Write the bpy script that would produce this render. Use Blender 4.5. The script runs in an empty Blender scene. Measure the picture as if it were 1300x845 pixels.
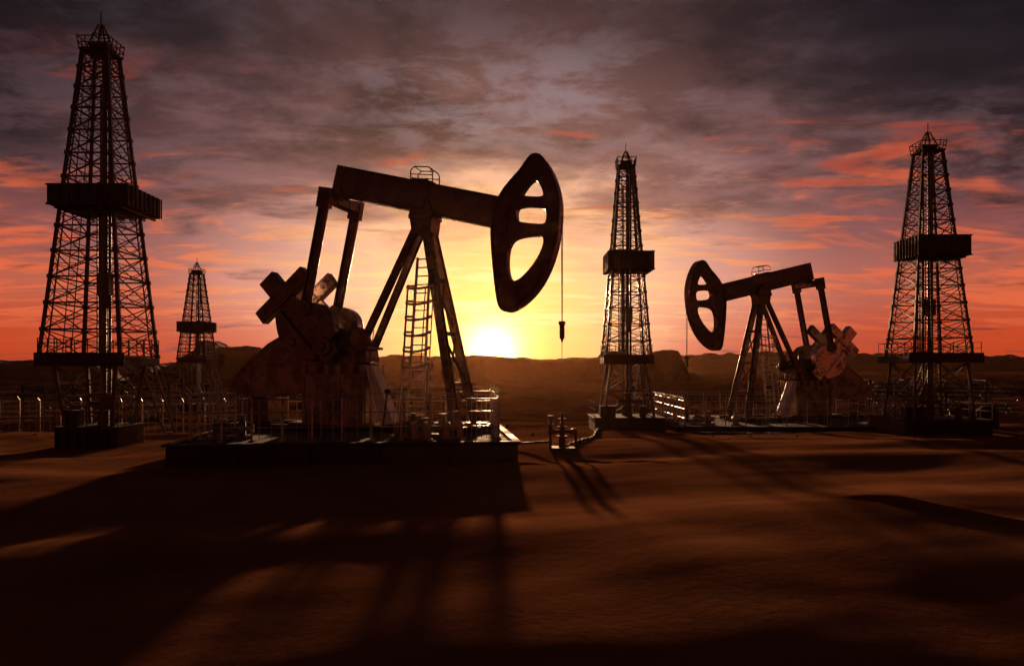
import bpy, math, random
import numpy as np
from mathutils import Vector, Matrix
random.seed(7)
sc = bpy.context.scene
SUN_AZ = math.radians(-1.45); SUN_EL = math.radians(5.2)

def lin(r, g, b, k=1.0):
    f = lambda c: ((c/255)/12.92 if c/255 <= .04045 else ((c/255+.055)/1.055)**2.4)*k
    return (f(r), f(g), f(b), 1.0)

# ---------------------------------------------------------------- materials
class NT:
    def __init__(s, tree): s.t = tree; s.n = tree.nodes; s.l = tree.links
    def put(s, sock, v):
        if v is None: return
        if hasattr(v, 'is_output'): s.l.new(v, sock)
        else: sock.default_value = v
    def math(s, op, a, b=None, c=None, clamp=False):
        n = s.n.new('ShaderNodeMath'); n.operation = op; n.use_clamp = clamp
        for i, v in enumerate((a, b, c)): s.put(n.inputs[i], v)
        return n.outputs[0]
    def vmath(s, op, a, b=None):
        n = s.n.new('ShaderNodeVectorMath'); n.operation = op
        s.put(n.inputs[0], a); s.put(n.inputs[1], b)
        return n.outputs['Value'] if op in ('DOT_PRODUCT', 'LENGTH') else n.outputs[0]
    def mix(s, f, a, b, mode='MIX'):
        n = s.n.new('ShaderNodeMix'); n.data_type = 'RGBA'; n.blend_type = mode
        s.put(n.inputs[0], f); s.put(n.inputs[6], a); s.put(n.inputs[7], b)
        return n.outputs[2]
    def ramp(s, f, stops, interp='EASE'):
        n = s.n.new('ShaderNodeValToRGB'); cr = n.color_ramp; cr.interpolation = interp
        while len(cr.elements) < len(stops): cr.elements.new(.5)
        for e, (p, c) in zip(cr.elements, stops):
            e.position = p; e.color = c if len(c) == 4 else (*c, 1)
        s.l.new(f, n.inputs[0]); return n.outputs[0]
    def sstep(s, v, a, b, lo=0., hi=1.):
        n = s.n.new('ShaderNodeMapRange'); n.interpolation_type = 'SMOOTHSTEP'
        s.put(n.inputs[0], v); n.inputs[1].default_value = a; n.inputs[2].default_value = b
        n.inputs[3].default_value = lo; n.inputs[4].default_value = hi
        return n.outputs[0]
    def noise(s, vec, scale, detail=5, rough=.5, dist=0.):
        n = s.n.new('ShaderNodeTexNoise'); s.put(n.inputs['Vector'], vec)
        n.inputs['Scale'].default_value = scale; n.inputs['Detail'].default_value = detail
        n.inputs['Roughness'].default_value = rough; n.inputs['Distortion'].default_value = dist
        return n.outputs['Fac']
    def comb(s, x, y, z):
        n = s.n.new('ShaderNodeCombineXYZ')
        for i, v in enumerate((x, y, z)): s.put(n.inputs[i], v)
        return n.outputs[0]

def material(name, c1, c2, scale=3., metal=0., r1=.4, r2=.8, bump=.02, bscale=30., lo=.4, hi=.62):
    m = bpy.data.materials.new(name); m.use_nodes = True
    t = NT(m.node_tree); b = t.n['Principled BSDF']
    co = t.n.new('ShaderNodeTexCoord').outputs['Object']
    f = t.sstep(t.noise(co, scale, 7, .62, .4), lo, hi)
    sc_ = t.sstep(t.noise(co, scale*7, 5, .7), .56, .66)
    c = t.mix(f, (*c1, 1), (*c2, 1))
    c = t.mix(t.math('MULTIPLY', sc_, .55), c, tuple(x*.35 for x in c2)+(1,))
    t.l.new(c, b.inputs['Base Color'])
    t.l.new(t.sstep(f, 0, 1, r1, r2), b.inputs['Roughness'])
    t.l.new(t.sstep(f, 0, 1, metal, metal*.3), b.inputs['Metallic'])
    bp = t.n.new('ShaderNodeBump'); bp.inputs['Strength'].default_value = .5
    bp.inputs['Distance'].default_value = bump
    t.l.new(t.noise(co, bscale, 5, .6), bp.inputs['Height'])
    t.l.new(bp.outputs[0], b.inputs['Normal'])
    return m

M_dark = material('worn_black_steel', (.15, .115, .10), (.19, .115, .078), 3.2, .7, .24, .55, .01, 25)
M_tower = material('tower_steel', (.12, .095, .082), (.16, .09, .06), 2., .6, .32, .65, .006, 30)
M_plate = material('tower_plate', (.06, .046, .041), (.10, .057, .04), 1.5, .3, .55, .85, .01, 20)
M_rust = material('rusty_brown_paint', (.50, .33, .21), (.30, .18, .11), 2.5, .15, .35, .8, .012, 22)
M_shine = material('sunlit_steel', (.85, .78, .72), (.34, .2, .13), 2.2, .95, .16, .5, .012, 10, .45, .7)  # brighter steel for the sunlit crank set, sun put into the colour
M_light = material('sunlit_pale_steel', (.80, .76, .74), (.50, .42, .37), 2.5, .1, .3, .7, .006, 20, .5, .75)  # guard plate: sun glare on it is put into the pale colour
M_pump = material('worn_grey_paint', (.36, .31, .28), (.16, .09, .06), 5, .3, .35, .7, .004, 30)
M_conc = material('concrete', (.15, .12, .10), (.07, .052, .045), 1.2, 0, .8, .95, .02, 14)
M_galv = material('galvanised_steel', (.58, .52, .48), (.34, .24, .18), 5, .55, .35, .6, .004, 30, .45, .7)

# ---------------------------------------------------------------- mesh helpers
class Mesh:
    def __init__(s): s.v = []; s.f = []
    def add(s, vs, fs):
        o = len(s.v); s.v += [tuple(v) for v in vs]; s.f += [tuple(i+o for i in f) for f in fs]
    def box(s, c, d, ry=0., rz=0.):
        R = Matrix.Rotation(rz, 3, 'Z') @ Matrix.Rotation(ry, 3, 'Y'); c = Vector(c)
        vs = [c + R @ Vector((x*d[0]/2, y*d[1]/2, z*d[2]/2)) for x in (-1, 1) for y in (-1, 1) for z in (-1, 1)]
        s.add(vs, [(0, 1, 3, 2), (4, 6, 7, 5), (0, 4, 5, 1), (2, 3, 7, 6), (0, 2, 6, 4), (1, 5, 7, 3)])
    def strut(s, p, q, w, h=None, up=None):
        p = Vector(p); q = Vector(q); d = (q-p)
        if d.length < 1e-5: return
        d.normalize(); h = h or w
        up = Vector(up) if up else (Vector((0, 0, 1)) if abs(d.z) < .95 else Vector((1, 0, 0)))
        a = d.cross(up).normalized(); b = a.cross(d).normalized()
        vs = [e + a*i*w/2 + b*j*h/2 for e in (p, q) for i, j in ((-1, -1), (1, -1), (1, 1), (-1, 1))]
        s.add(vs, [(3, 2, 1, 0), (4, 5, 6, 7), (0, 1, 5, 4), (1, 2, 6, 5), (2, 3, 7, 6), (3, 0, 4, 7)])
    def ibeam(s, p, q, w, h, t, up=None):
        p = Vector(p); q = Vector(q); d = (q-p).normalized()
        up = Vector(up) if up else (Vector((0, 0, 1)) if abs(d.z) < .95 else Vector((1, 0, 0)))
        a = d.cross(up).normalized(); b = a.cross(d).normalized()
        s.strut(p, q, t, h-2*t, up)
        s.strut(p+b*(h-t)/2, q+b*(h-t)/2, w, t, up); s.strut(p-b*(h-t)/2, q-b*(h-t)/2, w, t, up)
    def cyl(s, p, q, r, n=14, r2=None):
        p = Vector(p); q = Vector(q); d = (q-p).normalized(); r2 = r if r2 is None else r2
        up = Vector((0, 0, 1)) if abs(d.z) < .95 else Vector((1, 0, 0))
        a = d.cross(up).normalized(); b = a.cross(d).normalized(); vs = []
        for e, R in ((p, r), (q, r2)):
            for i in range(n):
                t = 2*math.pi*i/n; vs.append(e + (a*math.cos(t)+b*math.sin(t))*R)
        fs = [(i, (i+1) % n, n+(i+1) % n, n+i) for i in range(n)]
        fs += [tuple(range(n-1, -1, -1)), tuple(range(n, 2*n))]
        s.add(vs, fs)
    def prism(s, pts, y0, y1):
        n = len(pts)
        vs = [(x, y0, z) for x, z in pts]+[(x, y1, z) for x, z in pts]
        s.add(vs, [(i, (i+1) % n, n+(i+1) % n, n+i) for i in range(n)]+[tuple(range(n-1, -1, -1)), tuple(range(n, 2*n))])
    def ring(s, c, r, rt, n=20, axis='Z', a0=0., a1=2*math.pi):
        c = Vector(c); pr = None
        for i in range(n+1):
            t = a0+(a1-a0)*i/n
            o = {'Z': (math.cos(t), math.sin(t), 0), 'Y': (math.cos(t), 0, math.sin(t)), 'X': (0, math.cos(t), math.sin(t))}[axis]
            p = c+Vector(o)*r
            if pr is not None: s.strut(pr, p, rt)
            pr = p
    def obj(s, name, mat, parent=None, bevel=0., smooth=False):
        me = bpy.data.meshes.new(name); me.from_pydata(s.v, [], s.f); me.update()
        import bmesh
        bm = bmesh.new(); bm.from_mesh(me); bmesh.ops.recalc_face_normals(bm, faces=bm.faces); bm.to_mesh(me); bm.free()
        me.materials.append(mat)
        o = bpy.data.objects.new(name, me); sc.collection.objects.link(o)
        if parent: o.parent = parent
        if bevel:
            b = o.modifiers.new('bevel', 'BEVEL'); b.width = bevel; b.segments = 2; b.limit_method = 'ANGLE'
        if smooth:
            me.shade_smooth()
            me.set_sharp_from_angle(angle=math.radians(40))
        return o

def empty(name, loc, rz=0.):
    o = bpy.data.objects.new(name, None); sc.collection.objects.link(o)
    o.location = loc; o.rotation_euler = (0, 0, rz); o.empty_display_size = .5
    return o

def holed_plate(name, outline, holes, thick, mat, parent, bevel=.02):
    cu = bpy.data.curves.new(name, 'CURVE'); cu.dimensions = '2D'; cu.fill_mode = 'BOTH'
    cu.extrude = thick/2; cu.bevel_depth = bevel; cu.bevel_resolution = 1
    for loop in [outline]+holes:
        sp = cu.splines.new('POLY'); sp.points.add(len(loop)-1)
        for p, (x, z) in zip(sp.points, loop): p.co = (x, z, 0, 1)
        sp.use_cyclic_u = True
    tmp = bpy.data.objects.new(name+'_c', cu); sc.collection.objects.link(tmp)
    dg = bpy.context.evaluated_depsgraph_get(); dg.update()
    me = bpy.data.meshes.new_from_object(tmp.evaluated_get(dg)); bpy.data.objects.remove(tmp)
    me.transform(Matrix.Rotation(math.pi/2, 4, 'X')); me.name = name
    me.materials.clear(); me.materials.append(mat)
    o = bpy.data.objects.new(name, me); sc.collection.objects.link(o); o.parent = parent
    return o

def round_poly(pts, it=2):
    for _ in range(it):
        q = []
        for i in range(len(pts)):
            a = pts[i]; b = pts[(i+1) % len(pts)]
            q += [(a[0]*.75+b[0]*.25, a[1]*.75+b[1]*.25), (a[0]*.25+b[0]*.75, a[1]*.25+b[1]*.75)]
        pts = q
    return pts

# ---------------------------------------------------------------- terrain
def perlin(x, y, seed=0.):
    x = np.asarray(x, float); y = np.asarray(y, float)
    xi = np.floor(x); yi = np.floor(y); xf = x-xi; yf = y-yi
    def g(ix, iy, dx, dy):
        h = np.sin(ix*127.1+iy*311.7+seed*74.7)*43758.5453; a = (h-np.floor(h))*2*np.pi
        return np.cos(a)*dx+np.sin(a)*dy
    u = xf**3*(xf*(xf*6-15)+10); v = yf**3*(yf*(yf*6-15)+10)
    a = g(xi, yi, xf, yf)*(1-u)+g(xi+1, yi, xf-1, yf)*u
    b = g(xi, yi+1, xf, yf-1)*(1-u)+g(xi+1, yi+1, xf-1, yf-1)*u
    return (a*(1-v)+b*v)*1.5
def fbm(x, y, o=5, seed=0., rg=.5):
    r = 0; a = 1.
    for i in range(o): r = r+a*perlin(x*2**i, y*2**i, seed+i*3.1); a *= rg
    return r
def ss(a, b, v):
    t = np.clip((v-a)/(b-a), 0, 1); return t*t*(3-2*t)
PADS = [(-9.4, -.1, 18.4, 28.5, 0.), (7.2, 18.8, 34.5, 46., -.56), (-14.6, -11.6, 23, 26.5, -.1),
        (3.2, 7.3, 34, 38, -.48), (15.8, 20.8, 32, 36, -.42)]
def ground_h(x, y):
    h = -.5*ss(26, 36, y)-.7*ss(42, 64, y)-.8*ss(65, 130, y)
    t = np.maximum(0, 15-y); h = h-.0038*t*t*np.where(y > -5, 1, 0)-np.where(y <= -5, .0038*20*20, 0)  # ground dips toward the camera, shaped so low sun leaves the foreground dark
    u = x*.94+y*.34; v = -x*.34+y*.94
    wob = perlin(x*.13, y*.13, 9)*1.6
    n = .20*perlin(u*.10, v*.24+wob*.3, 1)+.055*perlin(u*.18+wob*.3, v*.50, 2)+.006*perlin(u*.5, v*1.6, 5)
    n = n+.04*perlin(x*.55+y*.1+wob*.5, y*.28, 12)*(1-ss(16, 20, y))
    n = n+ss(60, 110, y)*(1.3*fbm(x*.03, y*.05, 6, 4, .55))
    n = n+ss(27, 40, y)*.035*fbm(x*.35, y*.35, 4, 8)
    for (x0, x1, y0, y1, pz) in PADS:
        m = ss(x0-2.5, x0, x)*(1-ss(x1, x1+2.5, x))*ss(y0-2.5, y0, y)*(1-ss(y1, y1+2.5, y))
        n = n*(1-m); h = h*(1-m)+pz*m
    def scarp(x0, x1, yc, amp, fall):
        d = y-yc
        return amp*ss(-.09, .09, d)*np.exp(-np.maximum(d, 0)/fall)*ss(x0, x0+1.2, x)*(1-ss(x1-1., x1, x))
    yc = 14.1-1.05*(x-5.9)+.35*perlin(x*1.1, x*0+3.3, 2)+.08*perlin(x*5, x*0+1.3, 2)
    n = n+scarp(5.3, 11, yc, .07, 1.4)
    yc = 20.9-.75*(x-1.9)+.3*perlin(x*1.6, x*0+8.1, 2)
    n = n+scarp(1.3, 4.2, yc, .045, .8)
    yc = 19.2+.5*(x+0.)+.3*perlin(x*1.6, x*0+2.1, 3)
    n = n+scarp(-1.2, 1.2, yc, .035, .8)
    return h+n

def grid_mesh(name, xs, ys, hf, mat):
    X, Y = np.meshgrid(xs, ys); Z = hf(X, Y)
    co = np.stack([X, Y, Z], -1).reshape(-1, 3).astype(np.float32)
    nx, ny = len(xs), len(ys)
    i = np.arange(ny-1)[:, None]*nx+np.arange(nx-1)[None, :]
    f = np.stack([i, i+1, i+nx+1, i+nx], -1).reshape(-1, 4).astype(np.int32)
    me = bpy.data.meshes.new(name); me.vertices.add(len(co)); me.vertices.foreach_set('co', co.ravel())
    me.loops.add(f.size); me.loops.foreach_set('vertex_index', f.ravel())
    me.polygons.add(len(f)); me.polygons.foreach_set('loop_start', np.arange(0, f.size, 4, dtype=np.int32))
    me.update(calc_edges=True); me.validate(); me.shade_smooth(); me.materials.append(mat)
    o = bpy.data.objects.new(name, me); sc.collection.objects.link(o); return o

def spread(lo, hi, step, far, g=1.05):
    c = list(np.arange(lo, hi, step)); s = step; v = c[-1]
    while v < far: s = min(s*g, 40.) if v < 400 else s*1.1; v += s; c.append(v)
    s = step; v = c[0]; pre = []
    while v > -far*(1 if lo < -5 else .02): s *= 1.07; v -= s; pre.append(v)
    return np.array(pre[::-1]+c)
m = bpy.data.materials.new('desert_sand'); m.use_nodes = True
t = NT(m.node_tree); b = t.n['Principled BSDF']; geo = t.n.new('ShaderNodeNewGeometry')
pos = geo.outputs['Position']; sep = t.n.new('ShaderNodeSeparateXYZ'); t.l.new(pos, sep.inputs[0])
f1 = t.sstep(t.noise(pos, .35, 7, .6, .5), .35, .68)
c = t.mix(f1, (.44, .178, .082, 1), (.33, .122, .052, 1))
f2 = t.sstep(t.noise(pos, .09, 7, .65, .5), .40, .58)
c = t.mix(t.math('MULTIPLY', f2, .12), c, (.08, .042, .03, 1))
far = t.sstep(sep.outputs[1], 26, 50)
rockc = t.mix(t.sstep(t.noise(pos, .5, 8, .7, .3), .42, .62), (.15, .056, .030, 1), (.06, .026, .017, 1))
c = t.mix(t.math('MULTIPLY', far, t.sstep(f2, 0, 1, .78, 1.)), c, rockc)
grit = t.sstep(t.noise(pos, 9., 6, .7), .62, .72)
c = t.mix(t.math('MULTIPLY', grit, .3), c, (.12, .065, .04, 1))
t.l.new(c, b.inputs['Base Color']); b.inputs['Roughness'].default_value = 1.
b.inputs['Specular IOR Level'].default_value = 0.
bp = t.n.new('ShaderNodeBump'); bp.inputs['Strength'].default_value = .35; bp.inputs['Distance'].default_value = .02
hh = t.math('ADD', t.noise(pos, 6, 7, .6), t.math('MULTIPLY', t.noise(pos, 60, 3, .6), .25))
t.l.new(hh, bp.inputs['Height']); t.l.new(bp.outputs[0], b.inputs['Normal'])
M_sand = m
grid_mesh('desert_ground', spread(-14, 14, .085, 3500), spread(4, 30, .075, 3500, 1.02), ground_h, M_sand)

M_hill = material('hill_rock', (.12, .05, .032), (.06, .027, .02), .08, 0, .9, .95, .5, .6)
def hillf(blobs, seed, amp):
    def f(X, Y):
        w = fbm(X*.03, Y*.03, 5, seed)*14
        H = np.full(X.shape, -4.)
        for (x0, x1, y0, y1, ht, e1, e2) in blobs:
            mk = ss(x0, x0+e1, X+w)*(1-ss(x1-e2, x1, X+w*.15))*ss(y0, y0+26, Y+w)*(1-ss(y1-20, y1, Y))
            H = np.maximum(H, -4+(ht+4)*mk)
        k = np.clip((H+4)/6, 0, 1)
        return H+k*amp*(fbm(X*.05, Y*.05, 6, seed+5)+.5*np.abs(fbm(X*.12, Y*.12, 4, seed+2)))
    return f
grid_mesh('mesa', np.linspace(-60, 90, 400), np.linspace(190, 300, 180),
          hillf([(-45, 50, 200, 270, 4.6, 40, 4), (24, 50, 196, 250, 6.6, 10, 3), (40, 66, 205, 270, .3, 6, 14)], 3, .8), M_hill)
grid_mesh('hill', np.linspace(-190, 10, 420), np.linspace(190, 310, 180),
          hillf([(-115, -20, 210, 300, 7.2, 26, 50), (-98, -74, 200, 260, 9.2, 9, 14), (-190, -110, 215, 300, 3.4, 26, 20),
                 (-50, 5, 220, 300, 5.0, 14, 30)], 11, 1.3), M_hill)
grid_mesh('mountain_range', np.linspace(60, 900, 420), np.linspace(640, 860, 90),
          lambda X, Y: -6+(16+7*fbm(X*.006, Y*.006, 6, 21)+5*np.abs(fbm(X*.02, Y*.02, 5, 6)))*ss(640, 720, Y)*(1-ss(800, 860, Y))*ss(60, 180, X), M_hill)
grid_mesh('mountain_range', np.linspace(-900, -200, 420), np.linspace(640, 860, 90),
          lambda X, Y: -6+(8+5*fbm(X*.007, Y*.006, 6, 31)+4*np.abs(fbm(X*.02, Y*.02, 5, 16)))*ss(640, 720, Y)*(1-ss(800, 860, Y)), M_hill)

# scattered stones (one object)
S = Mesh()
for i in range(260):
    y = random.uniform(26, 60); x = random.uniform(-.75, .75)*y
    if any(a-.5 < x < b_+.5 and c_-.5 < y < d_+.5 for a, b_, c_, d_, _ in PADS): continue
    r = random.uniform(.02, .07)*(1+y/60); z = float(ground_h(np.array([x]), np.array([y]))[0])
    ph = random.random()*6; n = 6; vs = [(x, y, z+r*.6)]
    for k in range(n):
        a = ph+k*2*math.pi/n; q = r*random.uniform(.6, 1.0)
        vs.append((x+q*math.cos(a)*.7, y+q*math.sin(a)*.7, z+r*random.uniform(.3, .5)))
    for k in range(n):
        a = ph+k*2*math.pi/n; q = r*random.uniform(.9, 1.3)
        vs.append((x+q*math.cos(a), y+q*math.sin(a), z-.05))
    fs = [(0, 1+k, 1+(k+1) % n) for k in range(n)]+[(1+k, 7+k, 7+(k+1) % n, 1+(k+1) % n) for k in range(n)]
    S.add(vs, fs)
S.obj('scattered_stones', M_hill)

# ---------------------------------------------------------------- drilling derricks
def derrick(x, y, z0, w0, w1, zf, zb0, zb1, wb, ztop, zspire, wf, wbase, off=0., rz=0.):
    E = empty('oil_derrick', (x, y, z0), rz)
    zf -= z0; zb0 -= z0; zb1 -= z0; ztop -= z0; zspire -= z0
    L = Mesh(); T = Mesh(); P = Mesh()
    W = lambda z: w0+(w1-w0)*(z-zf)/(ztop-zf)
    n = 13; zs = [zf+(ztop-zf)*(1-(1-i/n)**1.12) for i in range(n+1)]
    cor = [(-1, -1), (1, -1), (1, 1), (-1, 1)]
    for i in range(n):
        a, b_ = zs[i], zs[i+1]; wa, wb_ = W(a)/2, W(b_)/2; mid = (a+b_)/2; wm = (wa+wb_)/2
        for k in range(4):
            c0, c1 = cor[k], cor[(k+1) % 4]
            L.strut((c0[0]*wa, c0[1]*wa, a), (c0[0]*wb_, c0[1]*wb_, b_), .09)
            A0 = Vector((c0[0]*wa, c0[1]*wa, a)); A1 = Vector((c1[0]*wa, c1[1]*wa, a))
            B0 = Vector((c0[0]*wb_, c0[1]*wb_, b_)); B1 = Vector((c1[0]*wb_, c1[1]*wb_, b_))
            T.strut(A0, A1, .05); T.strut(A0, B1, .03); T.strut(A1, B0, .03)
            M0 = (A0+B0)/2; M1 = (A1+B1)/2; T.strut(M0, M1, .022)
            T.strut(A0.lerp(A1, .5), M0, .02); T.strut(A0.lerp(A1, .5), M1, .02)
            q = .88
            T.strut((c0[0]*wa*q, c0[1]*wa*q, a), (c0[0]*wb_*q, c0[1]*wb_*q, b_), .035)
            T.strut((c0[0]*wa, c0[1]*wa, a), (c0[0]*wm*q, c0[1]*wm*q, mid), .018)
            T.strut((c0[0]*wm*q, c0[1]*wm*q, mid), (c0[0]*wb_, c0[1]*wb_, b_), .018)
            L.box((c0[0]*wa, c0[1]*wa, a), (.14, .14, .12))
    C = Mesh()
    C.cyl((.08, .05, .3), (.08, .05, ztop), .07); C.cyl((.23, .1, .3), (.23, .1, ztop), .05)
    C.cyl((-.1, .2, .3), (-.1, .2, ztop*.93), .04)
    for k in range(6): C.cyl((-.28+.065*k, .3, zf), (-.28+.065*k, .3, zb1), .025, 8)
    C.box((.12, .05, zf+(zb0-zf)*.5), (.36, .3, .7)); C.box((.12, .05, zf+(zb0-zf)*.5-.55), (.18, .2, .4))
    for k in range(4): C.cyl((.04+.06*k, .05, zf+(zb0-zf)*.5), (.04+.06*k, .05, ztop), .012, 6)
    for zz in np.arange(zf, ztop, .28):
        w = W(zz)/2; T.strut((-w*.3-.13, -w-.04, zz), (-w*.3+.13, -w-.04, zz), .018)
    for s_ in (-.13, .13):
        T.strut((-w0/2*.3+s_, -w0/2-.04, zf), (-w1/2*.3+s_, -w1/2-.04, ztop), .022)
    # monkey board: solid-sided balcony with open centre
    h = zb1-zb0; R = wb/2; xo = off
    P.box((xo, -R, (zb0+zb1)/2), (wb, .06, h)); P.box((xo, R, (zb0+zb1)/2), (wb, .06, h))
    P.box((xo-R, 0, (zb0+zb1)/2), (.06, wb-.07, h)); P.box((xo+R, 0, (zb0+zb1)/2), (.06, wb-.07, h))
    wi = W(zb0)/2*.55
    dd = (R-.03-wi)
    P.box((xo, -wi-dd/2, zb0+.05), (wb-.07, dd, .06)); P.box((xo, wi+dd/2, zb0+.05), (wb-.07, dd, .06))
    P.box((xo-wi-dd/2, 0, zb0+.053), (dd, 2*wi, .06)); P.box((xo+wi+dd/2, 0, zb0+.053), (dd, 2*wi, .06))
    for k in np.linspace(-R+.15, R-.15, 7): L.ibeam((xo+k, -R+.03, zb0-.03), (xo+k, R-.03, zb0-.03), .08, .12, .02)
    for k in np.linspace(-R, R, 9):
        P.box((xo+k, -R-.045, (zb0+zb1)/2), (.05, .035, h)); P.box((xo+R+.045, k, (zb0+zb1)/2), (.035, .05, h)); P.box((xo-R-.045, k, (zb0+zb1)/2), (.035, .05, h))
    P.box((xo, -R-.05, zb1-.03), (wb+.16, .05, .06)); P.box((xo, -R-.05, zb0+.03), (wb+.16, .05, .06))
    # crown platform, rails, spire
    r = w1/2+.06
    P.box((0, 0, ztop+.04), (2*r, 2*r, .08)); P.box((0, 0, ztop+.2), (w1*.75, w1*.45, .26))
    for k in range(4):
        c0, c1 = cor[k], cor[(k+1) % 4]
        for hz in (.22, .42): T.strut((c0[0]*r*1.08, c0[1]*r*1.08, ztop+hz), (c1[0]*r*1.08, c1[1]*r*1.08, ztop+hz), .025)
        for q in np.linspace(0, 1, 5)[:-1]:
            px_, py_ = c0[0]+(c1[0]-c0[0])*q, c0[1]+(c1[1]-c0[1])*q
            T.strut((px_*r, py_*r, ztop), (px_*r*1.10, py_*r*1.10, ztop+.45), .025)
        L.strut((c0[0]*w1*.40, c0[1]*w1*.40, ztop+.08), (c0[0]*.05, c0[1]*.05, zspire-.4), .045)
        m_ = ztop+(zspire-ztop)*.45
        T.strut((c0[0]*w1*.24, c0[1]*w1*.24, m_), (c1[0]*w1*.24, c1[1]*w1*.24, m_), .03)
    L.strut((0, 0, zspire-.7), (0, 0, zspire), .03)
    # rig floor and sub-structure
    P.box((0, 0, zf-.17), (wf, wf*.95, .26)); P.box((0, -wf*.475-.03, zf-.10), (wf+.1, .06, .42))
    for k in range(4):
        c0, c1 = cor[k], cor[(k+1) % 4]; rf = wf/2-.05
        for hz in (.3, .55):
            if k != 0: T.strut((c0[0]*rf, c0[1]*rf, zf+hz), (c1[0]*rf, c1[1]*rf, zf+hz), .025)
        for q in np.linspace(0, 1, 6)[:-1]:
            px_, py_ = c0[0]+(c1[0]-c0[0])*q, c0[1]+(c1[1]-c0[1])*q
            T.strut((px_*rf, py_*rf, zf-.05), (px_*rf, py_*rf, zf+.55), .025)
    wl = wbase/2*.72; zl = zf-.3
    for k in range(4):
        c0, c1 = cor[k], cor[(k+1) % 4]; wt = wf/2*.72
        L.strut((c0[0]*wl, c0[1]*wl, .5), (c0[0]*wt, c0[1]*wt, zl), .10)
        A0 = Vector((c0[0]*wl, c0[1]*wl, .6)); A1 = Vector((c1[0]*wl, c1[1]*wl, .6))
        B0 = Vector((c0[0]*wt, c0[1]*wt, zl)); B1 = Vector((c1[0]*wt, c1[1]*wt, zl))
        for q0, q1 in ((0, .5), (.5, 1)):
            a0, b0, a1, b1 = A0.lerp(B0, q0), A0.lerp(B0, q1), A1.lerp(B1, q0), A1.lerp(B1, q1)
            T.strut(a0, b1, .04); T.strut(a1, b0, .04); T.strut(a0, a1, .05)
    # blow-out preventer stack
    C.cyl((.1, 0, .4), (.1, 0, 1.0), .2); C.cyl((.1, 0, 1.0), (.1, 0, 1.1), .3); C.cyl((.1, 0, 1.1), (.1, 0, 1.6), .16)
    C.cyl((-.4, 0, 1.3), (.6, 0, 1.3), .09); C.cyl((.1, 0, 1.6), (.1, 0, 1.68), .26)
    P.box((0, 0, .24), (wbase, wbase*.9, .68))
    for k in np.linspace(-wbase/2+.05, wbase/2-.05, 7): P.box((k, -wbase*.45-.03, .24), (.07, .06, .7))
    P.box((0, 0, .62), (wbase+.12, wbase*.9+.12, .07))
    y0_, y1_ = wf*.475+.1, wf*.475+.1+(zf-.2)*.75
    for s_ in (-.2, .2):
        T.strut((wf*.3+s_, y1_, 0), (wf*.3+s_, y0_, zf-.05), .05, .1); T.strut((wf*.3+s_, y1_, .6), (wf*.3+s_, y0_, zf+.55), .025)
    for q in np.linspace(.05, .97, 11): T.box((wf*.3, y1_+(y0_-y1_)*q, (zf-.05)*q), (.38, .16, .025))
    P.box((-wbase*.3, -wbase*.25, .9), (wbase*.22, .4, .5)); C.cyl((wbase*.2, -wbase*.3, .66), (wbase*.2, -wbase*.3, 1.15), .16)
    for k in range(4):
        c0, c1 = cor[k], cor[(k+1) % 4]; rb = wbase/2
        for hz in (1.0, 1.3): T.strut((c0[0]*rb, c0[1]*rb*.9, hz), (c1[0]*rb, c1[1]*rb*.9, hz), .022)
        for q in np.linspace(0, 1, 5)[:-1]:
            px_, py_ = c0[0]+(c1[0]-c0[0])*q, (c0[1]+(c1[1]-c0[1])*q)*.9
            T.strut((px_*rb, py_*rb, .62), (px_*rb, py_*rb, 1.32), .025)
    L.obj('legs', M_tower, E); T.obj('lattice_bracing', M_tower, E); C.obj('drill_string', M_tower, E, smooth=True)
    P.obj('platforms', M_plate, E, .008)
    return E

derrick(-13.2, 25.3, -.12, 2.50, .80, 2.72, 7.35, 8.0, 2.35, 12.4, 13.75, 2.65, 1.95, .2)
derrick(5.2, 36, -.50, 1.98, .66, 2.82, 6.70, 7.55, 1.95, 11.45, 12.6, 2.15, 3.1, .1)
derrick(17.95, 34, -.44, 2.45, .85, 2.86, 7.05, 7.92, 2.1, 11.6, 12.9, 3.0, 3.6, .15)
derrick(-25.2, 63, -1.25, 2.25, .80, 3.0, 5.15, 5.95, 2.2, 9.75, 11.1, 2.2, 2.2)

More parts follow.
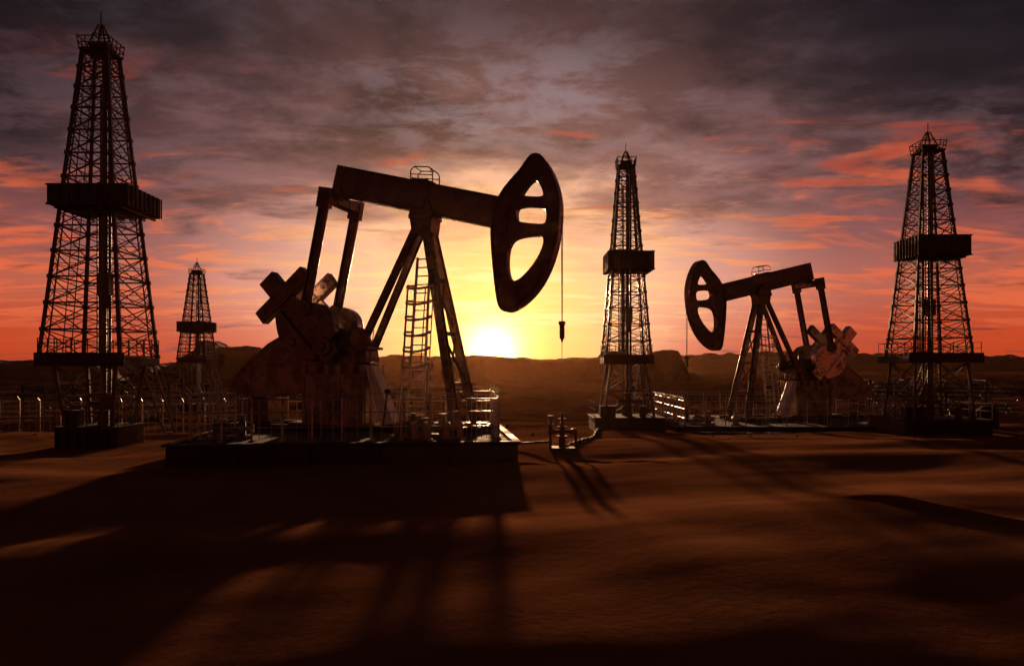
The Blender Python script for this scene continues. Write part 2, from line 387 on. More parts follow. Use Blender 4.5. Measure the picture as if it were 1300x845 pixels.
# ---------------------------------------------------------------- pumpjack
def pumpjack(loc, rz, flip=1):
    E = empty('oil_pumpjack', loc, rz)
    s = flip
    A = Vector((-2.95, 0, 7.77)); B = Vector((2.62, 0, 6.42))
    dirv = (B-A).normalized(); nrm = Vector((-dirv.z, 0, dirv.x))
    B_ = Mesh()
    B_.strut(A, B, .16, .80, nrm)
    for sg in (1, -1): B_.strut(A+nrm*sg*.43, B+nrm*sg*.43, .46, .06, nrm)
    for q in np.linspace(.03, .97, 9):
        p = A.lerp(B, q)
        B_.strut(p-nrm*.39, p+nrm*.39, .05, .40, Vector((0, 1, 0)))
    for y in (-.215, .215): B_.strut(A+Vector((0, y, 0)), B+Vector((0, y, 0)), .03, .79, nrm)
    for q in np.linspace(.06, .94, 12):
        p = A.lerp(B, q)
        for sg in (1, -1):
            for y in (-.245, .245): B_.box(p+nrm*sg*.3+Vector((0, y, 0)), (.05, .03, .05))
    B_.obj('walking_beam', M_dark, E, .012)
    K = Mesh()
    K.box((0, 0, 6.45), (.75, .9, .14)); K.prism([(-.38, 6.52), (.38, 6.52), (.24, 6.95), (-.24, 6.95)], -.42, -.26)
    K.prism([(-.38, 6.52), (.38, 6.52), (.24, 6.95), (-.24, 6.95)], .26, .42)
    K.cyl((0, -.5, 6.85), (0, .5, 6.85), .17, 20)
    K.box((0, 0, 7.55), (.7, .56, .06), .24)
    K.prism([(-.30, 5.95), (.30, 5.95), (.36, 6.38), (-.36, 6.38)], -.38, .38)
    K.prism([(-.16, 6.9), (.16, 6.9), (.2, 7.6), (-.2, 7.6)], -.28, -.24)
    for y in (-.3, .3):
        pts = [(-.35, 7.55), (-.36, 7.85), (-.25, 7.97), (.22, 7.93), (.34, 7.8), (.35, 7.4)]
        for a_, b_ in zip(pts, pts[1:]): K.strut((a_[0], y, a_[1]), (b_[0], y, b_[1]), .035)
        K.strut((-.36, y, 7.75), (.34, y, 7.68), .03)
    for x, z in ((-.25, 7.97), (.22, 7.93)): K.strut((x, -.3, z), (x, .3, z), .03)
    K.obj('saddle_bearing', M_dark, E, .012)
    # samson post
    P = Mesh(); top = 6.25
    for y in (-1, 1):
        P.ibeam((.10, y*.24, top), (1.30, y*.90, .2), .24, .26, .045, (0, 1, 0))
        P.ibeam((-.14, y*.24, top), (-3.02, y*.62, .2), .20, .20, .04, (0, 1, 0))
        P.box((1.31, y*.90, .16), (.6, .5, .08)); P.box((-3.03, y*.62, .16), (.6, .5, .08))
    for q in (.28, .55, .8):
        x = .10+1.20*q; z = top-6.05*q; yy = .24+.66*q
        P.strut((x, -yy, z), (x, yy, z), .12)
    for q0, q1 in ((.28, .55), (.55, .8)):
        g_ = lambda q, sg: (.10+1.20*q, sg*(.24+.66*q), top-6.05*q)
        P.strut(g_(q0, -1), g_(q1, 1), .06); P.strut(g_(q0, 1), g_(q1, -1), .06)
    P.obj('samson_post', M_dark, E, .01)
    # ladder with safety cage
    Ld = Mesh(); lb = Vector((.10, s*-1.15, .1)); lt = Vector((.12, s*-.42, 5.2)); w = .25
    for sg in (-1, 1): Ld.strut(lb+Vector((sg*w, 0, 0)), lt+Vector((sg*w*.8, 0, 0)), .05, .07)
    for q in np.linspace(.03, .99, 20):
        p = lb.lerp(lt, q); ww = w*(1-.2*q); Ld.strut(p-Vector((ww, 0, 0)), p+Vector((ww, 0, 0)), .035)
    hp = []
    for q in (.38, .47, .56, .65, .74, .83):
        p = lb.lerp(lt, q); row = []
        for k in range(13):
            a = math.pi*k/12; row.append(p+Vector((math.cos(a)*.40, -s*(.12+math.sin(a)*.5), -.14*math.sin(a))))
        row = [p+Vector((w, 0, 0))]+row+[p-Vector((w, 0, 0))]
        for a_, b_ in zip(row, row[1:]): Ld.strut(a_, b_, .025, .07)
        hp.append(row)
    for r0, r1 in zip(hp, hp[1:]):
        for k in (1, 4, 7, 10, 13): Ld.strut(r0[k], r1[k], .022, .03)
    for sg in (-1, 1):
        Ld.strut(lb+Vector((sg*.42, -s*.3, 0)), lb.lerp(lt, .38)+Vector((sg*.4, -s*.12, 0)), .035)
    for q in (.1, .2, .29):
        p = lb.lerp(lt, q)
        Ld.strut(p+Vector((-.41, -s*.2, 0)), p+Vector((.41, -s*.2, 0)), .025)
    Ld.obj('ladder', M_galv, E)
    # horse head
    H = lambda px, py: (2.49+(px-640)/41.9, 6.42+(272-py)/43.)
    out = [(672, 206), (678, 200), (687, 200), (694, 208), (702, 222), (709, 242), (712.5, 264), (711, 292), (706, 320), (696, 348), (681, 372),
           (662, 389), (646, 396), (637, 391), (633, 372), (629, 335), (626.5, 300), (627, 280), (631, 262), (640, 244), (652, 230), (664, 218)]
    def grow(h, k):
        cx = sum(p[0] for p in h)/len(h); cy = sum(p[1] for p in h)/len(h)
        return [(cx+(p[0]-cx)*k, cy+(p[1]-cy)*k) for p in h]
    h1 = [(676, 231), (684, 231), (692, 249), (689, 253), (664, 250), (665, 245)]
    h2 = [(662, 263), (690, 266), (695, 271), (694, 284), (690, 287), (662, 283), (658, 279), (658, 267)]
    h3 = [(658, 303), (684, 301), (691, 305), (689, 318), (679, 336), (664, 352), (655, 356), (648, 350), (646, 330), (649, 311)]
    o2 = round_poly([H(*p) for p in out], 1); hs = [round_poly([H(*p) for p in grow(h, 1.08)], 2) for h in (h1, h2, h3)]
    holed_plate('horse_head', o2, hs, .40, M_dark, E, .012)
    F = Mesh(); arc = round_poly([H(*p) for p in out], 2)
    n = len(arc)
    for i in range(n):
        a, b_ = arc[i], arc[(i+1) % n]
        F.strut((a[0], 0, a[1]), (b_[0], 0, b_[1]), .58, .05, (b_[1]-a[1], 0, -(b_[0]-a[0])))
    F.box((2.56, 0, 6.40), (.30, .5, 1.05), .22); F.cyl((2.56, -.33, 6.5), (2.56, .33, 6.5), .12)
    for q_ in ((645, 262), (640, 300), (645, 378), (702, 292), (697, 328), (668, 370), (655, 243)):
        x_, z_ = H(*q_); F.cyl((x_, -.225, z_), (x_, .225, z_), .035, 8)
    F.obj('head_flange', M_dark, E)
    Cb = Mesh(); xr = 4.24
    for y in (-.09, .09): Cb.cyl((xr, y, 6.3), (xr, y*.3, 3.25), .012, 6)
    Cb.box((xr, 0, 3.2), (.16, .22, .1)); Cb.cyl((xr, 0, 3.15), (xr, 0, 2.75), .075); Cb.cyl((xr, 0, 2.75), (xr, 0, 2.65), .05, r2=.02)
    Cb.cyl((xr, 0, 2.75), (xr, 0, .5), .011, 6)
    Cb.obj('bridle_cable', M_dark, E)
    # tail bearing, equaliser, pitman arms
    Q = Mesh(); pin = Vector((-3.50, 0, 3.72)); ya = 1.02
    Q.box((-2.80, 0, 7.28), (.34, .42, .34)); Q.box((-2.80, 0, 7.06), (.34, 2.3, .30)); Q.cyl((-2.8, -.3, 7.4), (-2.8, .3, 7.4), .13)
    for y in (-ya, ya):
        Q.box((-2.82, y, 7.02), (.42, .26, .6), .18)
        Q.ibeam((-2.82, y, 7.0), (pin.x, y, pin.z), .18, .28, .05, (1, 0, 0))
        Q.cyl((pin.x, y-.16, pin.z), (pin.x, y+.16, pin.z), .24, 18); Q.cyl((pin.x, y*.6, pin.z), (pin.x, y*1.22, pin.z), .09)
    Q.obj('pitman_arms', M_dark, E, .01)
    # cranks and counterweights
    shaft = Vector((-2.95, 0, 2.55)); ang = math.radians(132)
    u = Vector((math.cos(ang), 0, math.sin(ang))); v = Vector((-u.z, 0, u.x))
    def pt(a, b_): p = shaft+u*a+v*b_; return (p.x, p.z)
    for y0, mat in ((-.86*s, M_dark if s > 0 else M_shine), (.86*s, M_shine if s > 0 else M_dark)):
        G = Mesh()
        G.prism([pt(-.45, -.30), pt(-.45, .30), pt(.3, .38), pt(2.55, .27), pt(2.6, -.27), pt(.3, -.38)], y0-.09, y0+.09)
        G.cyl((shaft.x, y0-.2, shaft.z), (shaft.x, y0+.2, shaft.z), .30, 20)
        G.cyl((shaft.x, y0-.26, shaft.z), (shaft.x, y0+.26, shaft.z), .14, 16)
        for q in np.linspace(.6, 2.3, 6):
            for w_ in (-.2, .2):
                x_, z_ = pt(q, w_); G.cyl((x_, y0-.13, z_), (x_, y0+.13, z_), .035, 8)
        G.obj('crank', mat, E, .012)
        C_ = Mesh()
        def sect(a0, a1, b0, bulge):
            n = 12; pts = []
            for i in range(n+1):
                t_ = i/n; pts.append(pt(a0+(a1-a0)*t_, b0+bulge*math.sin(math.pi*(.12+.76*t_))))
            pts += [pt(a1, b0), pt(a0, b0)]
            return pts
        C_.prism(sect(-.15, 1.75, .29, .66), y0-.2, y0+.2)
        C_.prism(sect(-.05, 1.35, -.29, -.62), y0-.19, y0+.19)
        C_.prism([pt(1.84, -1.05), pt(2.30, -1.10), pt(2.30, 1.0), pt(1.86, 1.03)], y0-.17, y0+.17)
        C_.prism([pt(1.95, -.3), pt(2.85, -.3), pt(2.85, .3), pt(1.95, .3)], y0-.185, y0+.185)
        for b_ in (-.55, .6):
            x_, z_ = pt(.75, b_*1.05); C_.cyl((x_, y0-.26, z_), (x_, y0+.26, z_), .12, 12)
            x_, z_ = pt(2.07, b_*1.2); C_.cyl((x_, y0-.22, z_), (x_, y0+.22, z_), .07, 12)
        C_.obj('counterweight', mat, E, .03)
    # gearbox
    Gb = Mesh()
    Gb.prism(round_poly([(-3.75, 2.0), (-3.75, 2.75), (-3.3, 3.15), (-2.6, 3.15), (-1.9, 2.75), (-1.75, 2.3), (-1.75, 2.0)], 1), -.5, .5)
    Gb.box((-2.75, 0, 2.5), (2.2, 1.16, .08))
    for k in np.linspace(-3.7, -1.85, 8):
        for y in (-.56, .56): Gb.cyl((k, y, 2.4), (k, y, 2.6), .04, 8)
    Gb.cyl((-2.95, -.62, 2.55), (-2.95, .62, 2.55), .34, 20); Gb.cyl((-2.1, -.62, 2.5), (-2.1, .62, 2.5), .2, 16)
    for k in (-3.5, -2.3, -1.95): Gb.box((k, -.53, 2.85), (.06, .08, .35))
    Gb.box((-2.0, -.2, 2.98), (.35, .3, .22)); Gb.cyl((-2.35, 0, 3.1), (-2.35, 0, 3.32), .1)
    Gb.cyl((-1.85, -.75, 2.75), (-1.85, -.60, 2.75), .34, 22); Gb.ring((-1.85, -.8, 2.75), .36, .04, 20, 'Y')
    for k in range(5): Gb.strut((-2.2+.16*k, -.62, 2.1), (-2.05+.16*k, -.62, 3.05), .03)
    Gb.obj('gearbox', M_dark, E, .02)
    Pd = Mesh()
    Pd.box((-2.75, 0, .92), (2.15, 1.3, 1.44)); Pd.box((-2.75, 0, .18), (2.9, 1.7, .1))
    Pd.box((-2.75, 0, 1.68), (2.3, 1.44, .08))
    for k in np.linspace(-3.75, -1.75, 6):
        Pd.box((k, -.68, 1.86), (.16, .12, .28)); Pd.box((k, .68, 1.86), (.16, .12, .28)); Pd.box((k, -.68, .92), (.06, .07, 1.42)); Pd.box((k, .68, .92), (.06, .07, 1.42))
    Pd.box((-2.75, -.665, 1.05), (2.1, .04, .08))
    Pd.box((-2.75, 0, 1.86), (2.0, 1.0, .28))
    Pd.obj('pedestal', M_rust, E, .015)
    Sp = Mesh(); y0, y1 = (-.72, -.2) if s > 0 else (.2, .72); yo = -.74*s
    Sp.prism([(-1.62, 1.95), (-1.42, 1.95), (-.72, .22), (-1.12, .22)], y0, y1)
    Sp.strut((-1.46, yo, 1.95), (-.76, yo, .24), .04, .1); Sp.strut((-1.62, yo, 1.95), (-1.12, yo, .24), .04, .06)
    Sp.obj('inclined_guard_plate', M_light, E, .01)
    # belt guard and motor
    bg = round_poly([(-6.35, 1.05), (-6.4, 1.5), (-4.55, 3.0), (-3.3, 3.15), (-2.9, 2.6), (-3.5, 1.25), (-4.2, 1.0)], 1)
    Bg = Mesh(); Bg.prism(bg, min(-.60*s, -.32*s), max(-.60*s, -.32*s))
    n = len(bg)
    for i in range(n):
        a, b_ = bg[i], bg[(i+1) % n]; Bg.strut((a[0], -.46*s, a[1]), (b_[0], -.46*s, b_[1]), .40, .05, (b_[1]-a[1], 0, -(b_[0]-a[0])))
    Bg.strut((-5.9, -.62*s, 1.35), (-3.6, -.62*s, 2.6), .04, .08); Bg.cyl((-5.75, -.66*s, 1.45), (-5.75, -.3*s, 1.45), .16)
    Bg.obj('belt_guard', M_rust, E)
    Mo = Mesh(); Mo.cyl((-5.75, -.25*s, 1.42), (-5.75, .75*s, 1.42), .36, 20)
    for k in np.linspace(-.2, .7, 12): Mo.cyl((-5.75, k*s, 1.42), (-5.75, (k+.025)*s, 1.42), .40, 20)
    Mo.box((-5.75, .25*s, .98), (.8, .9, .12)); Mo.box((-5.75, .25*s, .55), (1.1, 1.2, .72)); Mo.box((-5.45, .2*s, 1.8), (.3, .3, .2))
    Mo.obj('electric_motor', M_dark, E, .01)
    Sk = Mesh()
    for y in (-.85, .85): Sk.ibeam((-6.6, y, .08), (1.9, y, .08), .2, .16, .03)
    for x in np.linspace(-6.4, 1.7, 8): Sk.ibeam((x, -.75, .07), (x, .75, .07), .16, .13, .03)
    Sk.strut((-1.0, -.9, .1), (-.8, -1.0, 1.25), .04); Sk.cyl((-.8, -1.05, 1.2), (-.8, -.95, 1.2), .08)
    Sk.obj('skid_frame', M_plate, E)
    return E

rz = math.radians(-15)
pumpjack((-2.64, 24, .46), rz)
pumpjack((12.95, 41, -.34), math.radians(180+15), -1)

# ---------------------------------------------------------------- pads
def pad(name, cx, cy, z0, z1, w, d, rz):
    E = empty(name, (cx, cy, 0), rz)
    P = Mesh(); P.box((0, 0, (z0+z1)/2), (w, d, z1-z0)); P.obj('slab', M_conc, E, .03)
    P = Mesh()
    n = int(w/1.5)
    for i in range(n):
        x = -w/2+(i+.5)*w/n; P.box((x, -d/2-.035, (z0+z1)/2), (w/n-.04, .06, (z1-z0)-.06))
    P.box((0, -d/2+.02, z1+.035), (w+.14, .24, .06)); P.box((w/2-.02, .12, z1+.032), (.2, d-.3, .055)); P.box((-w/2+.02, .12, z1+.032), (.2, d-.3, .055))
    P.obj('steel_edging', M_plate, E, .01)
pad('concrete_pad', -4.55, 23.6, -.3, .45, 8.6, 8.2, math.radians(6))
pad('concrete_pad', 12.95, 40, -.9, -.36, 10.6, 9.4, math.radians(-3))
P = Mesh()
for k in range(9): P.box((8.6+k*.95, 33.9+random.uniform(-.15, .15), -.5), (.9, .5, .14), 0, random.uniform(-.08, .08))
P.obj('timber_mats', M_plate, None, .015)

# ---------------------------------------------------------------- fences
def fence(name, path, z, h, step, dense=()):
    E = empty(name, (path[0][0], path[0][1], z)); o = Vector((path[0][0], path[0][1], z))
    F = Mesh(); W_ = Mesh()
    for si, (a, b_) in enumerate(zip(path, path[1:])):
        a = Vector((*a, z))-o; b_ = Vector((*b_, z))-o; L = (b_-a).length; d = (b_-a).normalized(); nr = Vector((d.y, -d.x, 0))
        n = max(1, round(L/step)); st = step
        for i in range(n+1):
            p = a.lerp(b_, i/n); hh_ = h*random.uniform(.97, 1.03); lean = Vector((random.uniform(-.02, .02), random.uniform(-.02, .02), 0))
            t_ = p+Vector((0, 0, hh_))+lean
            F.cyl(p, t_, .028, 8); F.cyl(t_, t_+nr*.13+Vector((0, 0, .13)), .018, 6); F.box(p+Vector((0, 0, .02)), (.14, .14, .04))
        for q in (.32, .66, .95): W_.cyl(a+Vector((0, 0, h*q)), b_+Vector((0, 0, h*q)), .018, 6)
        for q in (.05, .10): W_.cyl(a+Vector((0, 0, h+q))+nr*q, b_+Vector((0, 0, h+q))+nr*q, .006, 4)
        if si in dense:
            m_ = int(L/.125)
            for i in range(m_):
                p = a.lerp(b_, (i+.5)/m_); W_.cyl(p+Vector((0, 0, .06)), p+Vector((0, 0, h*.98)), .009, 5)
        else:
            m_ = int(L/.3)
            for i in range(m_):
                p = a.lerp(b_, (i+.5)/m_); W_.cyl(p+Vector((0, 0, .06)), p+Vector((0, 0, h*.95)), .008, 4)
    F.obj('posts', M_galv, E); W_.obj('rails', M_galv, E)
fence('perimeter_fence', [(-8.5, 26.8), (-8.25, 20.2), (-1.4, 20.9), (-.35, 21.0), (-.75, 27.3), (-8.4, 26.8)], .45, 1.15, .75, (2, 3))
fence('perimeter_fence', [(8.0, 44.2), (7.9, 36.0), (18.0, 35.6), (18.1, 44.0), (8.0, 44.3)], -.36, 1.25, .95)
fence('perimeter_fence', [(-24, 33), (-17.5, 32), (-9.6, 31)], -.28, 1.3, .9)

# ---------------------------------------------------------------- wellheads
def wellhead(x, y, z0, k=1.):
    E = empty('wellhead', (x, y, z0)); E.scale = (k, k, k)
    W_ = Mesh()
    W_.box((0, 0, .05), (.9, .8, .12))
    for a, b_, r in ((.1, .45, .13), (.45, .52, .2), (.52, .8, .1), (.8, .86, .18), (.86, 1.1, .09), (1.1, 1.15, .15), (1.15, 1.35, .06)): W_.cyl((0, 0, a), (0, 0, b_), r, 18)
    W_.cyl((-.5, 0, .68), (.5, 0, .68), .06)
    for sx in (-1, 1):
        W_.cyl((sx*.28, 0, .68), (sx*.32, 0, .68), .12); W_.cyl((sx*.48, 0, .68), (sx*.52, 0, .68), .12)
        W_.box((sx*.4, 0, .68), (.14, .2, .2))
    W_.cyl((-.42, .05, .0), (-.42, .05, 1.2), .05); W_.cyl((-.42, .05, 1.2), (-.42, .05, 1.25), .11); W_.cyl((-.42, .05, .75), (-.42, .05, .95), .09)
    W_.cyl((.5, 0, .68), (.5, 0, .0), .05)
    W_.cyl((-.42, .05, .3), (-2.2, .8, .12), .045)
    W_.obj('valve_stack', M_dark, E, smooth=True)
    V = Mesh()
    for cx, cz in ((.0, .95), (-.42, 1.05), (.4, .68)):
        V.ring((cx, -.3, cz), .12, .022, 16, 'Y'); V.cyl((cx, -.3, cz), (cx, 0, cz), .014, 6)
        for a in (0, math.pi/3, 2*math.pi/3): V.strut((cx-.12*math.cos(a), -.3, cz-.12*math.sin(a)), (cx+.12*math.cos(a), -.3, cz+.12*math.sin(a)), .016)
    V.obj('handwheels', M_rust, E)
wx = -2.64+4.24*math.cos(rz); wy = 24+4.24*math.sin(rz)
wellhead(wx, wy, float(ground_h(np.array([wx]), np.array([wy]))[0])-.02, .8)
wx = 12.95-4.24*math.cos(math.radians(15)); wy = 41-4.24*math.sin(math.radians(15))
wellhead(wx, wy, -.36, .9)

# ---------------------------------------------------------------- pumps / valves on pads
def pump(x, y, z0, rz_):
    E = empty('transfer_pump', (x, y, z0), rz_)
    A_ = Mesh(); A_.box((0, 0, .05), (1.1, .42, .08)); A_.cyl((-.45, 0, .27), (.02, 0, .27), .15, 18)
    for k in np.linspace(-.42, -.04, 8): A_.cyl((k, 0, .27), (k+.02, 0, .27), .175, 18)
    A_.cyl((.02, 0, .27), (.2, 0, .27), .05); A_.cyl((.2, -.0, .27), (.38, 0, .27), .2, 18); A_.cyl((.38, 0, .27), (.56, 0, .27), .07); A_.cyl((.54, 0, .27), (.59, 0, .27), .12)
    A_.cyl((.3, 0, .27), (.3, 0, .6), .06); A_.cyl((.3, 0, .6), (.3, 0, .65), .11); A_.box((-.22, 0, .47), (.18, .14, .1))
    A_.box((-.3, 0, .13), (.3, .26, .1))
    A_.obj('pump_body', M_pump, E, smooth=True)
pump(-7.6, 21.3, .45, .3); pump(-2.2, 21.9, .45, -.2); pump(-2.9, 21.8, .45, 1.1)
pump(9.0, 37.2, -.36, .3); pump(17.0, 36.6, -.36, .2); pump(7.6, 37.5, -.55, .9); pump(10.5, 37.0, -.36, 1.3)
def bollard(x, y, z0):
    B_ = Mesh(); B_.cyl((0, 0, 0), (0, 0, .42), .09, 16); B_.cyl((0, 0, .42), (0, 0, .47), .09, 16, .05); B_.cyl((0, 0, 0), (0, 0, .03), .15, 16)
    o = B_.obj('bollard', M_rust, None, smooth=True); o.location = (x, y, z0)
for x in (-2.6, -2.3, -1.75, -1.4): bollard(x, 21.2+.05*x, .45)
Fl = Mesh(); pts = [(1.6, 23.2), (2.6, 26), (3.4, 31), (8.2, 38.5)]
for (x0, y0), (x1, y1) in zip(pts, pts[1:]):
    for k in range(6):
        xa, ya, xb, yb = x0+(x1-x0)*k/6, y0+(y1-y0)*k/6, x0+(x1-x0)*(k+1)/6, y0+(y1-y0)*(k+1)/6
        za, zb = [float(ground_h(np.array([a]), np.array([b_]))[0])+.05 for a, b_ in ((xa, ya), (xb, yb))]
        Fl.cyl((xa, ya, za), (xb, yb, zb), .04, 10); Fl.cyl((xa, ya-.03, za), (xa, ya+.03, za), .065, 10)
Fl.obj('flow_line', M_plate, None)

# ---------------------------------------------------------------- pipe racks behind
def pipe_rack(x0, x1, y, rows, dz, zb, skew=0., layers=3):
    E = empty('pipe_rack', (x0, y, zb))
    P = Mesh(); F = Mesh(); L = x1-x0
    for k in np.arange(0, L+.1, 2.2):
        for l in (0, layers*.6): F.strut((k, l+skew*k/L, -.4), (k, l+skew*k/L, rows*dz+.1), .09)
        F.strut((k, 0+skew*k/L, rows*dz+.05), (k, layers*.6+skew*k/L, rows*dz+.05), .07)
    for r in range(rows):
        for l in range(layers):
            z = .15+r*dz; x = random.uniform(0, .6); y_ = l*.6+.1
            while x < L:
                ln = min(random.uniform(2.5, 4.5), L-x)
                P.cyl((x, y_+skew*x/L, z+random.uniform(-.02, .02)), (x+ln-.15, y_+skew*(x+ln)/L, z), .05, 10)
                for e in np.arange(x, x+ln-.1, .7): P.cyl((e, y_+skew*e/L, z), (e+.07, y_+skew*e/L, z), .08, 10)
                x += ln
    P.obj('pipes', M_pump, E); F.obj('posts', M_plate, E)
pipe_rack(-27.5, -18.5, 40, 7, .26, -.45, 3.)
pipe_rack(-16.8, -12.8, 42, 5, .28, -.5, 1.)
pipe_rack(24.5, 33, 54, 8, .28, -.8, -3.)
pipe_rack(6.9, 9.6, 46, 4, .32, -.6, 1.)
def tank(x, y, z0, r, h):
    E = empty('storage_tank', (x, y, z0)); T_ = Mesh()
    T_.cyl((0, 0, 0), (0, 0, h), r, 40); T_.cyl((0, 0, h), (0, 0, h+.25), r, 40, .2)
    for z in (h*.33, h*.66, h-.03): T_.cyl((0, 0, z), (0, 0, z+.05), r+.03, 40)
    T_.obj('shell', M_plate, E, smooth=True)
tank(20.8, 36.5, -.5, .5, .9); tank(22.2, 36.8, -.5, .5, .8)

# ---------------------------------------------------------------- haze (orange air volume added for the glow around the sun)
hz = Mesh(); hz.box((0, 235, 22), (760, 530, 70))
vm = bpy.data.materials.new('glow_haze'); vm.use_nodes = True; vt = vm.node_tree
vt.nodes.remove(vt.nodes['Principled BSDF'])
vs_ = vt.nodes.new('ShaderNodeVolumeScatter'); vs_.inputs['Color'].default_value = (1, .46, .18, 1)
vs_.inputs['Density'].default_value = .00005; vs_.inputs['Anisotropy'].default_value = .87
vt.links.new(vs_.outputs[0], vt.nodes['Material Output'].inputs['Volume'])
hz.obj('glow_haze', vm)

# ---------------------------------------------------------------- sun + sky
S_ = Vector((math.sin(SUN_AZ)*math.cos(SUN_EL), math.cos(SUN_AZ)*math.cos(SUN_EL), math.sin(SUN_EL)))
ld = bpy.data.lights.new('sun', 'SUN'); ld.energy = 4.4; ld.angle = math.radians(1.6); ld.color = (1, .54, .28)
lo_ = bpy.data.objects.new('sun', ld); sc.collection.objects.link(lo_); lo_.rotation_euler = S_.to_track_quat('Z', 'Y').to_euler()

w = bpy.data.worlds.new('World'); sc.world = w; w.use_nodes = True
t = NT(w.node_tree); bg = t.n['Background']
D = t.n.new('ShaderNodeTexCoord').outputs['Generated']; D = t.vmath('NORMALIZE', D)
sp = t.n.new('ShaderNodeSeparateXYZ'); t.l.new(D, sp.inputs[0]); dx, dy, dz = sp.outputs
VE = math.radians(1.15)  # the visible disc sits just on the skyline
V_ = (math.sin(SUN_AZ)*math.cos(VE), math.cos(SUN_AZ)*math.cos(VE), math.sin(VE))
th = t.math('MULTIPLY', t.math('ARCCOSINE', t.math('MINIMUM', t.vmath('DOT_PRODUCT', D, V_), .9999999)), 57.2958)
e = t.math('MAXIMUM', dz, 0.)
q = t.math('MULTIPLY', e, 2.)
base = t.ramp(q, [(0, lin(122, 34, 24)), (.06, lin(184, 64, 38)), (.18, lin(188, 94, 70)), (.32, lin(138, 78, 76)), (.50, lin(74, 52, 62)),
                  (.75, lin(36, 30, 40)), (1, lin(18, 16, 24))])
glow = t.ramp(t.math('DIVIDE', th, 40.), [(0, lin(255, 214, 120)), (.06, lin(255, 196, 86)), (.15, lin(255, 194, 118)), (.28, lin(250, 194, 158)), (.45, lin(222, 164, 150)),
                                         (.65, lin(148, 108, 112)), (1, lin(62, 52, 64))])
gf = t.ramp(t.math('DIVIDE', th, 40.), [(0, (1, 1, 1)), (.15, (.95,)*3), (.35, (.76,)*3), (.6, (.32,)*3), (.85, (0,)*3)])
hr = t.math('MULTIPLY', t.sstep(e, 0., .11, 1, 0), t.sstep(th, 6, 17))
col = t.mix(gf, base, glow)
col = t.mix(t.math('MULTIPLY', hr, .75), col, lin(204, 72, 34))
den = t.math('ADD', e, .11)
px = t.math('DIVIDE', dx, den); py = t.math('DIVIDE', dy, den)
cp = t.comb(t.math('MULTIPLY', px, .62), py, 0.)
nA = t.noise(cp, 1.9, 8, .60, .4)
nB = t.noise(t.comb(t.math('MULTIPLY', px, .42), py, 4.7), 3.0, 8, .62, .9)
nC = t.noise(t.comb(t.math('MULTIPLY', px, .8), py, 9.1), 4.5, 8, .66, .25)
nD = t.noise(t.comb(px, py, 2.2), 1.3, 7, .60, .2)
st = t.math('MULTIPLY', t.sstep(nB, .47, .61), t.math('MULTIPLY', t.sstep(e, .02, .07), t.sstep(e, .22, .38, 1, 0)))
stc = t.mix(t.sstep(th, 6, 26), lin(255, 208, 148), lin(226, 102, 64))
col = t.mix(t.math('MULTIPLY', st, .88), col, stc)
cov = t.math('ADD', nA, t.sstep(e, .08, .38, -.10, .30))
dk = t.sstep(cov, .47, .63)
hi = t.sstep(e, .18, .40)
dkA = t.mix(hi, lin(48, 34, 40), lin(12, 11, 16))
dkB = t.mix(hi, lin(108, 76, 78), lin(60, 54, 63))
dkc = t.mix(t.sstep(nC, .40, .64), dkA, dkB)
dkc = t.mix(t.math('MULTIPLY', gf, .5), dkc, lin(178, 122, 118))
col = t.mix(t.math('MULTIPLY', dk, t.sstep(th, 4, 17, .08, .95)), col, dkc)
dk2 = t.math('MULTIPLY', t.sstep(nD, .42, .61), t.sstep(e, .10, .30))
col = t.mix(t.math('MULTIPLY', dk2, .82), col, lin(22, 18, 25))
# pale break in the deck above the sun
pb = t.math('MULTIPLY', t.sstep(t.math('ABSOLUTE', dx), .05, .26, 1, 0), t.math('MULTIPLY', t.sstep(e, .22, .30), t.sstep(e, .33, .41, 1, 0)))
col = t.mix(t.math('MULTIPLY', t.math('MULTIPLY', pb, .7), t.sstep(nC, .4, .60)), col, lin(134, 120, 126))
rd = t.math('MULTIPLY', t.sstep(nB, .56, .67), t.math('MULTIPLY', t.sstep(e, .12, .2), t.sstep(e, .27, .36, 1, 0)))
col = t.mix(t.math('MULTIPLY', rd, .72), col, lin(176, 70, 52))
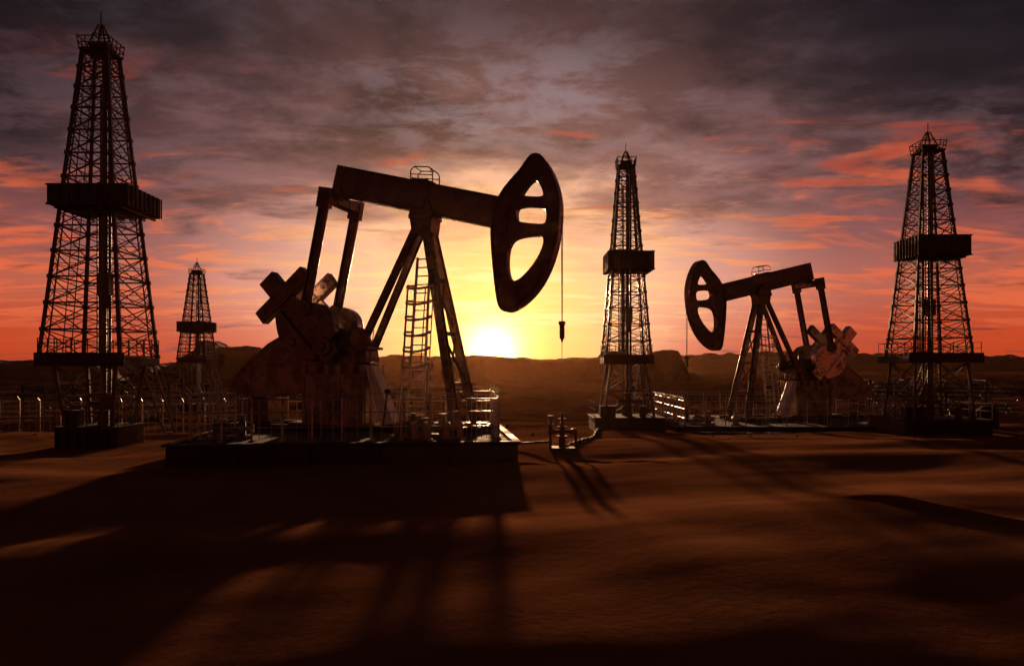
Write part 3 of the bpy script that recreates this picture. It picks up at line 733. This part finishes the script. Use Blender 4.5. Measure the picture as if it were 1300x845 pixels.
# sky colour multiplied darker to either side and higher up
side = t.math('MULTIPLY', t.sstep(t.math('ABSOLUTE', dx), .22, .62), t.sstep(e, .12, .36))
sd = t.math('MULTIPLY', t.math('SUBTRACT', 1., t.math('MULTIPLY', side, .5)), t.sstep(e, .30, .43, 1., .72))
col = t.mix(1., col, t.comb(sd, sd, sd), 'MULTIPLY')
# twilight: the sky away from the sun is darker
back = t.sstep(dy, -.35, .62, .27, 1.)
zen = t.sstep(dz, .42, .8, 1., .6)
bz = t.math('MULTIPLY', back, zen)
col = t.mix(1., col, t.comb(bz, bz, bz), 'MULTIPLY')
col = t.mix(t.sstep(dz, -.05, -.002, 1, 0), col, lin(40, 20, 16))
core = t.math('MULTIPLY', t.math('EXPONENT', t.math('MULTIPLY', t.math('POWER', t.math('MULTIPLY', th, .72), 1.3), -1.)), 6.)
aur = t.math('MULTIPLY', t.math('EXPONENT', t.math('MULTIPLY', th, -.26)), .85)
addc = t.mix(1., t.comb(core, t.math('MULTIPLY', core, .76), t.math('MULTIPLY', core, .36)), t.comb(aur, t.math('MULTIPLY', aur, .46), t.math('MULTIPLY', aur, .08)), 'ADD')
col = t.mix(1., col, addc, 'ADD')
sky = t.n.new('ShaderNodeTexSky'); sky.sky_type = 'NISHITA'; sky.sun_disc = False; sky.sun_elevation = SUN_EL; sky.sun_rotation = SUN_AZ
sky.dust_density = 4
col = t.mix(1., col, t.mix(1., sky.outputs[0], (.002, .002, .003, 1), 'MULTIPLY'), 'ADD')
t.l.new(col, bg.inputs[0]); bg.inputs[1].default_value = 1.0

# ---------------------------------------------------------------- camera
cd = bpy.data.cameras.new('camera'); cam = bpy.data.objects.new('camera', cd); sc.collection.objects.link(cam)
cam.location = (0, 0, 2.4); cam.rotation_euler = (math.pi/2, 0, 0); cd.lens = 27.69; cd.sensor_width = 36; cd.shift_y = .0327
cd.clip_start = .1; cd.clip_end = 8000
sc.camera = cam
sc.view_settings.view_transform = 'Standard'; sc.view_settings.look = 'None'; sc.view_settings.exposure = 0
